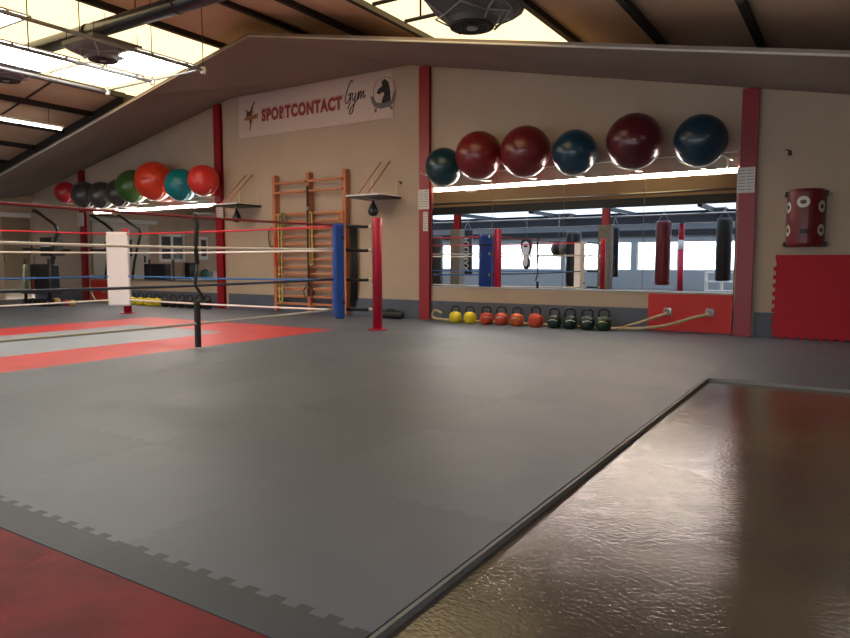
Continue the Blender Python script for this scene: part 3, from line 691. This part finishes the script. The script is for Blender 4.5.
battle([fa+Vector((0,-.05,-.02)), fa+Vector((.2,-.12,-.12)), (fa.x+.45,WALL-.22,.03), (fa.x+.9,WALL-.2,.02), (-11.2,WALL-.2,.02)], 'pale battle rope running from the far red board behind the yellow kettlebells')

# ------------------------------------------------------------------ maroon wall bag
p = at(806,220,WALL); wg = thing('uppercut_bag', 'maroon padded wall bag with white oval badges, above the leaning crimson mat', 'wall punch bag', (p.x, WALL, 1.10))
w = .2; n = 18
def bagprof(a, z):            # rounded front
    return (w*math.cos(a), -.03-.22*math.sin(a))
vs = []; fs = []; zsn = [0,.015,.04,.63,.655,.67]; ins = [.9,.97,1,1,.97,.9]
for z, s in zip(zsn, ins):
    for i in range(n+1):
        a = PI*i/n; x, y = bagprof(a, z); k_ = 1-.06*math.exp(-((z-.33)/.03)**2)
        vs.append((x*s, y*s*k_, z))
for i in range(len(zsn)-1):
    for j in range(n): fs.append((i*(n+1)+j, i*(n+1)+j+1, (i+1)*(n+1)+j+1, (i+1)*(n+1)+j))
    fs.append((i*(n+1)+n, i*(n+1), (i+1)*(n+1), (i+1)*(n+1)+n))
fs += [tuple(range(n+1))[::-1], tuple((len(zsn)-1)*(n+1)+j for j in range(n+1))]
b_ = MB(); b_.add(vs, fs, False); bo = b_.build('padding', M['maroon'], wg)
MB().box(-.205,.205,-.03,-.001,.02,.65).build('back_board', M['black'], wg)
def onbag(a, z, off=.004): x, y = bagprof(a, z); nx, ny = math.cos(a)/w, -math.sin(a)/.22; l = math.hypot(nx, ny); return Vector((x+nx/l*off, y+ny/l*off, z))
def badge(a, z, ra, rz_, lb='badge'):
    N = 28; P = []; outer = []; inner = []
    for i in range(N):
        t = 2*PI*i/N; outer.append(onbag(a+ra*math.cos(t), z+rz_*math.sin(t), .006)); inner.append(onbag(a+ra*.5*math.cos(t), z+rz_*.38*math.sin(t), .006))
    m_ = MB(); m_.add(outer+inner, [(i,(i+1) % N,N+(i+1) % N,N+i) for i in range(N)])
    bd = m_.build(lb, M['chalk'], wg)
    g = MB(); g.tube([onbag(a+ra*.4*x, z+rz_*.3*y, .004) for x, y in ((-.9,-.3),(-.5,.5),(0,.2),(.5,.5),(.9,-.3))], .006, 5).build('badge_mark', M['ink_grey'], bd)
badge(PI/2+.10, .515, .34, .066); badge(PI/2+1.05, .46, .26, .068); badge(PI/2-.95, .46, .26, .068); badge(PI/2+1.05, .19, .26, .068); badge(PI/2-.95, .19, .26, .068)
g = MB(); g.tube([onbag(PI/2+.18-.36*i/5, .35, .002) for i in range(6)], .006, 5).build('stitched_label', M['ink_gold'], wg)
q4 = [onbag(PI/2+.2-.4*i/5, .20, .004) for i in range(6)]; g = MB(); g.add([x+Vector((0,0,s)) for s in (0,-.05) for x in q4], [(i,i+1,i+7,i+6) for i in range(5)]).build('black_label', M['black'], wg)
for x, z in ((-.2,.62),(.2,.62),(-.2,.03),(.2,.03)):
    MB().box(x-.025,x+.025,-.07,-.02,z-.03,z+.03).build('corner_strap', M['black'], wg)
    MB().tube([(x,-.03,z),(x+(.06 if x > 0 else -.05),-.02,z-.01)], .008, 6).build('hook', M['alu'], wg)
p = at(790,153,WALL); hk = thing('wall_hook', 'small dark steel hook on the wall above the maroon bag', 'hook', p)
MB().box(-.02,.02,-.006,0,-.03,.03).build('plate', M['purlin'], hk); MB().tube([(0,0,0),(0,-.05,.0),(.02,-.08,-.01),(.0,-.1,.02),(-.04,-.08,.03)], .008, 6).build('hook_arm', M['purlin'], hk)
p = at(401,183,WALL); hk = thing('wall_hook', 'small dark hook on the wall beside the mirror column, past the platform', 'hook', p)
MB().box(-.015,.015,-.006,0,-.02,.02).build('plate', M['purlin'], hk); MB().tube([(0,0,0),(0,-.04,.0),(.0,-.05,.02)], .008, 6).build('hook_arm', M['purlin'], hk)
# leaning crimson mat
def wallmat():
    poly = []; w_, h_ = 1.0, .995
    def e(L): return tooth_edge(L)
    poly += [(x, y) for x, y in e(w_)][:-1]; poly += [(w_+o_, q) for q, o_ in e(h_)][:-1]; poly += [(x, h_-abs(y)*.2) for x, y in reversed(e(w_))][:-1]; poly += [(o_, q) for q, o_ in reversed(e(h_))][:-1]
    ob = MB().prism(poly, 0, .03).build('leaning_mat', M['wall_mat']); return ob
x0 = at(771.5,335,WALL-.14).x
lm = wallmat(); lm.location = (x0, WALL-.15, .016); lm.rotation_euler = (math.radians(-5.5),0,0)
tag(lm, 'crimson foam mat with toothed edges leaning upright against the wall under the bag', 'floor mat')

# ------------------------------------------------------------------ overhead: duct, fans, rails, lamps
du = thing('air_duct', 'long dark spiral air duct crossing under the roof above the ring', 'air duct', (-8, 4.8, 3.585))
MB().tube([(-6.5,0,0),(11.4,0,0)], .09, 20).build('pipe', M['duct'], du)
for x in (-3.2,-1.6,.3,1.9,4,6): MB().tube([(x,0,0),(x+.03,0,0)], .097, 20).build('joint_collar', M['purlin'], du)
for x in (-1.0,1.2,): MB().tube([(x,0,.09),(x,0,zr(x-8)-3.585)], .006, 5).build('hanger', M['purlin'], du)
def make_fan():
    t = thing('ceiling_fan_unit', 'f', 'ceiling fan unit')
    W = .40; r = .21; N = 32; vs = []; fs = []
    def sq(a, s):
        c, d = math.cos(a), math.sin(a); m_ = max(abs(c), abs(d)); return (s*c/m_, s*d/m_)
    lev = [(0,r,1),(.05,r+.03,.85),(.14,.36,.35),(.22,W,0),(.30,W,0)]
    for z, s, rd in lev:
        for i in range(N):
            a = 2*PI*i/N; q = sq(a, s); vs.append((q[0]*(1-rd)+s*math.cos(a)*rd, q[1]*(1-rd)+s*math.sin(a)*rd, z))
    for l in range(len(lev)-1):
        for i in range(N): fs.append((l*N+i, l*N+(i+1) % N, (l+1)*N+(i+1) % N, (l+1)*N+i))
    fs += [tuple(range(N))[::-1], tuple((len(lev)-1)*N+i for i in range(N))]
    MB().add(vs, fs).build('housing', M['fan'], t)
    g = MB()
    for rr in (.06,.1,.14,.18,.2): g.tube(arc((0,0,-.012), rr, 0, 2*PI, 28, (1,0,0), (0,1,0))[:-1], .006, 5, closed=True)
    for i in range(12): a = PI*i/6; g.tube([(.03*math.cos(a),.03*math.sin(a),-.014),(.2*math.cos(a),.2*math.sin(a),-.012)], .004, 4)
    g.build('grille', M['purlin'], t)
    MB().lathe([(.05,-.03),(.055,-.005)], (0,0,0), 16).build('hub', M['steel'], t)
    for i in range(4):
        a = PI/4+PI*i/2; c, s = math.cos(a), math.sin(a)
        MB().tube([(c*.24,s*.24,.0),(c*.30,s*.30,.06),(c*.44,s*.44,.13),(c*.54,s*.54,.2)], .012, 6).build('rib', M['fanrib'], t)
        b2 = a+PI/4; c2, s2 = math.cos(b2), math.sin(b2)
        MB().tube([(c*.3-s2*0,s*.3,.05),(c2*.36,s2*.36,.10),(math.cos(a+PI/2)*.3,math.sin(a+PI/2)*.3,.05)], .008, 6).build('rib', M['fanrib'], t)
    for x, y in ((-.35,-.35),(.35,-.35),(-.35,.35),(.35,.35)): MB().tube([(x,y,.3),(x,y,.52)], .006, 5).build('hanger', M['purlin'], t)
    return t
f0 = make_fan(); f0.location = atz(472,26,3.1); f0.rotation_euler = (0,0,math.radians(12)); f0['label'] = 'dark grey ceiling fan unit with round grille under the skylight nearest the mirror'
for loc, lb, rz in ((atz(103,60,3.3),'dark grey ceiling fan unit hanging below the air duct, above the ring',0),(atz(6,80,3.25),'dark grey ceiling fan unit at the picture edge, beyond the one below the duct',0),
               ((-3.4,-2.2,2.14),'dark fan unit under the annex ceiling, near the mirror end in reflection',0),((-7.9,-2.2,2.14),'dark fan unit under the annex ceiling, over the black hanging bags',0)):
    f = dup(f0); f.location = loc; f.rotation_euler = (0,0,rz); f['label'] = lb
    if loc[1] > 0:
        for c_ in f.children: c_.scale = (.78,.78,.62)
    if loc[1] < 0:
        for c_ in f.children: c_.scale = (.6,.6,.6)
        f.location.z = 2.29
# suspended training rails over the ring
rg = thing('suspended_rails', 'pale steel rail frame hanging on wires above the ring', 'rail frame', (-8,5.87,3.3))
for x in (-1,0,1): MB().tube([(-x,0,0),(-x,-4.2,0)], .022, 8).build('rail', M['steel'], rg)
MB().tube([(-1,0,.02),(1,0,.02)], .014, 8).build('crossbar', M['steel'], rg); MB().tube([(-1,-2.1,.03),(1,-2.1,.03)], .012, 8).build('crossbar', M['steel'], rg)
for x in (-1,0,1):
    for y in (0,-1.6,-3.2): MB().tube([(x,y,.02),(x,y,zr(x-8)-3.3-.0)], .006, 5).build('wire', M['purlin'], rg)
    MB().lathe([(.03,-.04),(.036,0),(.03,.04)], (x,0,0), 10).build('end_cap', M['whitecoat'], rg)
for (x0_, x1_, y0_, y1_, lb) in ((-7.93,-7.07,5.0,5.8,'glowing white light panel in the end bay of the hanging rail frame'),(-7.93,-7.07,2.6,3.8,'glowing white light panel lying in the rail frame, this side of the duct'),
    (-8.93,-8.07,5.02,5.8,'glowing white light panel in the second row of the rail frame, at its end'),(-8.93,-8.07,3.9,4.92,'glowing white light panel in the second row of the rail frame, beside a fan unit')):
    lp = thing('light_panel', lb, 'light', ((x0_+x1_)/2,(y0_+y1_)/2,3.34)); a, b = (x1_-x0_)/2, (y1_-y0_)/2
    MB().box(-a,a,-b,b,.012,.03).build('casing', M['white'], lp); MB().box(-a+.02,a-.02,-b+.02,b-.02,0,.0118).build('diffuser', M['panel'], lp)
    for s in (-1, 1): MB().tube([(s*a,-b*.6,.02),(s*(a+.07),-b*.6,-.02)], .008, 5).tube([(s*a,b*.6,.02),(s*(a+.07),b*.6,-.02)], .008, 5).build('clip', M['steel'], lp)
for y in (5.25, 5.78):
    rr = thing('ceiling_rail', 'short black suspended bar beside the fan unit, %s' % ('nearer the camera' if y < 5.5 else 'nearer the mirror wall'), 'ceiling rail', (-3.1,y,3.3))
    MB().tube([(-.8,0,0),(.8,0,0)], .02, 8).build('bar', M['purlin'], rr)
    for x in (-.62, .62): MB().tube([(x,0,0),(x,0,zr(-3.1+x)-3.3)], .012, 6).build('drop_rod', M['purlin'], rr)
def lamp(x, y0_, y1_, z, lb):
    t = thing('tube_light', lb, 'tube light', (x, (y0_+y1_)/2, z)); l = (y1_-y0_)/2
    MB().tube([(0,-l,0),(0,l,0)], .022, 10).build('tube', M['tube'], t)
    MB().box(-.04,.04,-l-.03,l+.03,.026,.06).build('fitting', M['white'], t)
    for y in (-l*.7, l*.7): MB().tube([(0,y,.06),(0,y,zr(x)-z)], .005, 5).build('hanger', M['purlin'], t)
lamp(-12.25, 5.6, 7.05, 3.31, 'glowing tube light hanging under the dark roof beyond the ring')
lamp(.05, 5.75, 6.9, 2.74, 'glowing tube light at the picture edge above the crimson mat')

# ------------------------------------------------------------------ weight station and rack by the far doorway
YM = 8.62
def pw(*L): return [at(u, v, YM) for u, v in L]
o_ = at(55,302,YM); ms = thing('weight_station', 'black multi-gym dip and pull-up station with curved arms by the far doorway', 'weight machine', (o_.x, YM, 0))
def loc(pts, dy=0): return [(p.x-o_.x, dy, p.z) for p in pts]
MB().tube(loc(pw((33,211),(36,211.5),(50,221),(57,227),(59,232),(58,238),(56,247),(53,262),(51,285),(50,302))), .032, 8).build('frame_post', M['black'], ms)
MB().tube(loc(pw((50,211),(53,212.5),(64,221),(71,226),(73,231),(72,237),(70,246),(67,262),(65,285),(64,302)), -.35), .03, 8).build('frame_post', M['purlin'], ms)
MB().tube([loc(pw((36,211.5)))[0], loc(pw((53,212.5)),-.35)[0]], .02, 8).build('pull_up_bar', M['black'], ms)
MB().tube(loc(pw((25,249),(72,250)), -.05), .022, 8).build('dip_bar', M['black'], ms)
for u in (34,49): MB().tube(loc(pw((u,240),(u,248)), -.05), .018, 6).build('handle', M['black'], ms)
a, b = loc(pw((54,238),(66,256)), 0); MB().box(a[0],b[0],-.32,-.04,b[2],a[2]).build('weight_stack', M['black'], ms)
MB().box(a[0]+.02,b[0]-.02,-.324,-.3202,b[2]+.2,b[2]+.25).build('plate_label', M['paper'], ms)
q1, q2 = loc(pw((44,302),(76,302)), 0); MB().box(q1[0],q2[0],-.42,-.36,0,.06).box(q1[0],q2[0],-.02,.04,0,.06).box(q1[0],q1[0]+.06,-.36,-.02,0,.06).box(q2[0]-.06,q2[0],-.36,-.02,0,.06).build('base_frame', M['black'], ms)
YR = 7.75; r0, r1 = at(26,302,YR), at(50,302,YR); rw = (r1.x-r0.x)/2
rk = thing('storage_rack', 'low black storage rack of ropes and weights in front of the curved-arm station', 'rack', ((r0.x+r1.x)/2, YR, 0))
for s in (-1,1): MB().tube([(s*rw,0,0),(s*rw*.98,.02,.98)], .03, 6).build('post', M['black'], rk)
MB().box(-rw,rw,-.1,.28,.25,.29).box(-rw,rw,-.1,.28,.0,.04).build('shelf', M['black'], rk)
MB().box(-rw*.8,rw*.95,.06,.25,.3,.88).build('equipment_bag', M['blackgloss'], rk, bevel=.03)
for x, m in ((-rw*.92,'paper'),(-rw*.7,'rubband_g'),(-rw*.15,'ink_red')): MB().tube([(x,-.02,.86 if m != 'ink_red' else .62),(x+.02,-.05,.6 if m != 'ink_red' else .5),(x,-.03,.31)], .022, 6).build('hanging_rope', M[m], rk)
for i in range(5):
    x = -rw*.8+i*rw*.4
    d_ = thing('dumbbell', 'small black dumbbell on the bottom shelf of the low rack', 'dumbbell', (rk.location.x+x, YR+.02, .095), 0, 'dumbbells on the low rack')
    MB().tube([(0,-.1,0),(0,.1,0)], .014, 6).build('handle', M['steel'], d_)
    for s in (-1, 1): MB().tube([(0,s*.1,0),(0,s*.06,0)], .052, 10).build('head', M['black'], d_)
for u, v, m, r, lb in ((56,294.5,'tan',.085,'tan leather medicine ball on the floor by the low rack'),(66,297,'ink_red',.07,'small red medicine ball on the floor between two tan ones'),(72,296,'tan',.07,'small tan medicine ball on the floor nearest the red column')):
    p = at(u, v, 8.0); tag(MB().sphere((0,0,0), r, 16).build('medicine_ball', M[m], None, (p.x, 8.0, r)), lb, 'medicine ball')

# ------------------------------------------------------------------ far side wall, seen in the mirror behind the ring
sw = thing('small_window', 'white framed small window on the far side wall, seen in the mirror', 'window', (RX0, 5.2, .92))
f_ = MB(); f_.box(.0,.05,-.46,-.37,0,.85).box(.0,.05,.37,.46,0,.85).box(0,.05,-.37,.37,0,.09).box(0,.05,-.37,.37,.76,.85).box(0,.045,-.04,.04,.09,.76).box(0,.045,-.37,-.04,.4,.45).box(0,.045,.04,.37,.4,.45)
f_.build('frame', M['white'], sw); MB().box(.004,.012,-.37,.37,.09,.76).build('pane', M['glassdark'], sw)
sd = struct(MB().box(RX0+.01,RX0+.06,6.0,7.75,0.01,2.0).build('door_2', M['doorw'])); MB().box(RX0+.06,RX0+.09,6.15,6.19,.9,1.1).build('door_handle', M['black'], sd)
tag(MB().box(RX0,RX0+.1,5.75,9.2,2.02,2.12).build('door_rail', M['white']), 'long white sliding door rail on the far side wall', 'rail')
fr = thing('framed_notice', 'small white framed picture on the far side wall, seen in the mirror', 'picture', (RX0, 4.0, 1.0))
MB().box(.0,.02,-.17,.17,0,.72).build('frame', M['white'], fr); MB().box(.02,.024,-.1,.1,.1,.62).build('print', M['ink_brown'], fr)
dt = thing('side_table', 'long pale table against the far side wall, seen in the mirror', 'table', (RX0+.32, 4.2, 0))
MB().box(-.3,.3,-1.2,1.2,.36,.40).build('table_top', M['white'], dt)
for x in (-.26,.26):
    for y in (-1.15,1.15): MB().box(x-.02,x+.02,y-.02,y+.02,0,.36).build('leg', M['steel'], dt)
tag(MB().box(-.1,.1,-.14,.14,0,.5).build('loudspeaker', M['black'], None, (RX0+.3,4.75,.402), bevel=.01), 'black loudspeaker box on the pale table by the far side wall', 'loudspeaker')
tag(MB().lathe([(.12,0),(.14,.05),(.14,.2),(.1,.26),(.03,.3)],(0,0,0),16).build('coffee_urn', M['teal_item'], None, (RX0+.3,4.2,.402)), 'small teal canister on the pale table by the far side wall', 'canister')
for y in (3.85,3.5): tag(MB().box(-.12,.12,-.13,.13,0,.22).build('white_box', M['paper'], None, (RX0+.3,y,.402)), 'white box on the pale table beside the teal canister', 'box', 'white boxes on the pale table')
tag(MB().tube([(0,0,0),(0,-4.2,0)], .17, 20).build('silver_duct', M['silver'], None, (-16.8,5.1,2.38)), 'silver air duct high along the far side wall, seen in the mirror', 'air duct')
# low benches and the sheet-metal pipe in the annex
tag(MB().tube([(-13.5,0,0),(.3,0,0)], .035, 10).build('service_pipe', M['alu'], None, (0,.2,2.72)), 'thin pale pipe running along the brown header wall, seen in the mirror', 'pipe')
tag(MB().tube([(RX0+.1,0,0),(RX1-.1,0,0)], .025, 8).build('bag_rail', M['alu'], None, (0,-.72,2.2)), 'long steel rail carrying the hanging bags in the annex', 'rail')

# ------------------------------------------------------------------ hanging bags, seen in the mirror
def bag(u, wpx, v0, v1, Y, m, lb, hang=2.44, band_m=None, floor=False):
    a, b = mir(u, v0, Y), mir(u, v1, Y); D = (Vector((a.x, 2*WALL-Y, a.z))-Vector((0,0,H))).dot(FW); r = wpx/2*D/FPX
    z0 = .0 if floor else b.z; h = a.z-z0
    t = thing('punch_bag', lb, 'punch bag', (a.x, Y, z0))
    MB().lathe([(r*.8,0),(r*.97,.03),(r,.08),(r,h-.08),(r*.97,h-.03),(r*.8,h)], (0,0,0), 20).build('bag_body', M[m], t)
    if band_m: MB().lathe([(r*1.01,h-.2),(r*1.01,h-.12)], (0,0,0), 20).build('top_band', M[band_m], t)
    if not floor:
        for s in (-1,1): MB().tube([(s*r*.7,0,h),(0,0,max(h+.12,(hang-z0)*.6+h*.4))], .008, 5).build('strap', M['steel'], t)
        MB().tube([(0,0,max(h+.12,(hang-z0)*.6+h*.4)),(0,0,hang-z0)], .01, 5).build('chain', M['steel'], t)
    return t, r, h
bag(437,13,236,291,-2.2,'brownblack','dark brown floor-standing punch bag at the edge of the mirror reflection',floor=True)
t, r, h = bag(468,10.5,229,275,-1.6,'blackgloss','slim black hanging bag with white lettering, between the wrapped column and the blue ring pad')
lt = text_part('lettering', 'FULLMAX', .26, M['chalk'], t, (r*.35,r*1.0+.004,h*.45), (PI/2,PI/2,PI), .004, 0, 1.0, 1, .002)
bag(574,15,232,291,-1.6,'blackgloss','wide black floor-standing bag behind the white ring pad, in the mirror',floor=True)
bag(615.5,8,227,277,-1.4,'blackgloss','slim plain black hanging bag beside the wrapped column, in the mirror')
bag(664,15,221,285,-.9,'oxblood','oxblood red hanging bag in the middle of the last mirror panel')
bag(725,15,218,281,-1.2,'black','black hanging bag at the column end of the mirror')
# sole shaped kick target
p = mir(527,238,-1.8); kt = thing('kick_target', 'white and black figure-eight target pad hanging before the window, in the mirror', 'target pad', p)
MB().prism(smooth([(0,0),(.13,-.06),(.17,-.22),(.13,-.38),(.07,-.5),(.1,-.64),(.08,-.78),(0,-.84),(-.08,-.78),(-.1,-.64),(-.07,-.5),(-.13,-.38),(-.17,-.22),(-.13,-.06),(0,0)])[:-1], -.05, .05).build('rim', M['black'], kt).scale = (1.1,1,1.2)
MB().prism([(x*.66,z*.8-.09) for x, z in smooth([(0,0),(.13,-.06),(.17,-.22),(.13,-.38),(.07,-.5),(.1,-.64),(.08,-.78),(0,-.84),(-.08,-.78),(-.1,-.64),(-.07,-.5),(-.13,-.38),(-.17,-.22),(-.13,-.06),(0,0)])[:-1]], .0505, .07).build('white_face', M['whitevinyl'], kt).scale = (1.1,1,1.2)
MB().box(-.07,.07,.0702,.076,-.3,-.24).build('dark_mark', M['black'], kt)
MB().tube([(0,0,0),(0,0,2.45-p.z)], .008, 5).build('chain', M['steel'], kt)
p = mir(559,249,-1.7); ub = thing('round_bag', 'round grey and black ball bag hanging beside the seam of the mirror', 'punch bag', p)
MB().sphere((0,0,0), .25, 20).build('ball', M['greywrap'], ub); MB().lathe([(.236,-.09),(.254,-.03),(.254,.03),(.236,.09)],(0,0,0),24,axis='x').build('black_stripe', M['black'], ub); MB().tube([(0,0,.25),(0,0,2.45-p.z)], .008, 5).build('chain', M['steel'], ub)
p = mir(680,290,-3.4); pt = thing('slim_post', 'slim red and white post in the annex, in the mirror beside the oxblood bag', 'post', (p.x,-3.4,0))
MB().tube([(0,0,-.04),(0,0,1.3)], .09, 12).build('lower_tube', M['red_post'], pt); MB().tube([(0,0,1.3),(0,0,1.6)], .088, 12).build('white_sleeve', M['whitevinyl'], pt); MB().tube([(0,0,1.6),(0,0,2.1)], .09, 12).build('upper_tube', M['red_post'], pt)
p = mir(717,282,-4.5); sh = thing('low_shelf', 'low white shelf unit against the window wall, in the mirror', 'shelf', (p.x,-5.4,-.04))
MB().box(-.5,.5,-.2,.2,.0,.04).box(-.5,.5,-.2,.2,.3,.34).box(-.5,.5,-.2,.2,.6,.64).build('shelf_board', M['white'], sh); MB().box(-.5,-.46,-.2,.2,.04,.6).box(-.02,.02,-.2,.2,.04,.3).box(-.02,.02,-.2,.2,.34,.6).box(.46,.5,-.2,.2,.04,.6).build('divider', M['white'], sh)

# ------------------------------------------------------------------ light
w = bpy.data.worlds.new('sky'); bpy.context.scene.world = w; w.use_nodes = True
bg = w.node_tree.nodes['Background']; bg.inputs['Color'].default_value = (.80,.90,1,1); bg.inputs['Strength'].default_value = 7.0
for i in range(len(piers)-1):
    a, b = piers[i]+.1, piers[i+1]-.1
    ld = bpy.data.lights.new('daylight_portal', 'AREA'); ld.shape = 'RECTANGLE'; ld.size = b-a; ld.size_y = WT-WB; ld.cycles.is_portal = True
    lo = bpy.data.objects.new('daylight_portal', ld); C.objects.link(lo); lo.location = ((a+b)/2, YB-.22, (WB+WT)/2); lo.rotation_euler = (PI/2,0,0)
    lo.rotation_euler = (-PI/2,0,0) if False else (PI/2,0,PI)
s = bpy.context.scene
s.view_settings.view_transform = 'Standard'; s.view_settings.look = 'None'; s.view_settings.gamma = 1; s.view_settings.exposure = 0.6; s.view_settings.use_curve_mapping = False
s.cycles.max_bounces = 8; s.cycles.glossy_bounces = 5; s.cycles.diffuse_bounces = 4
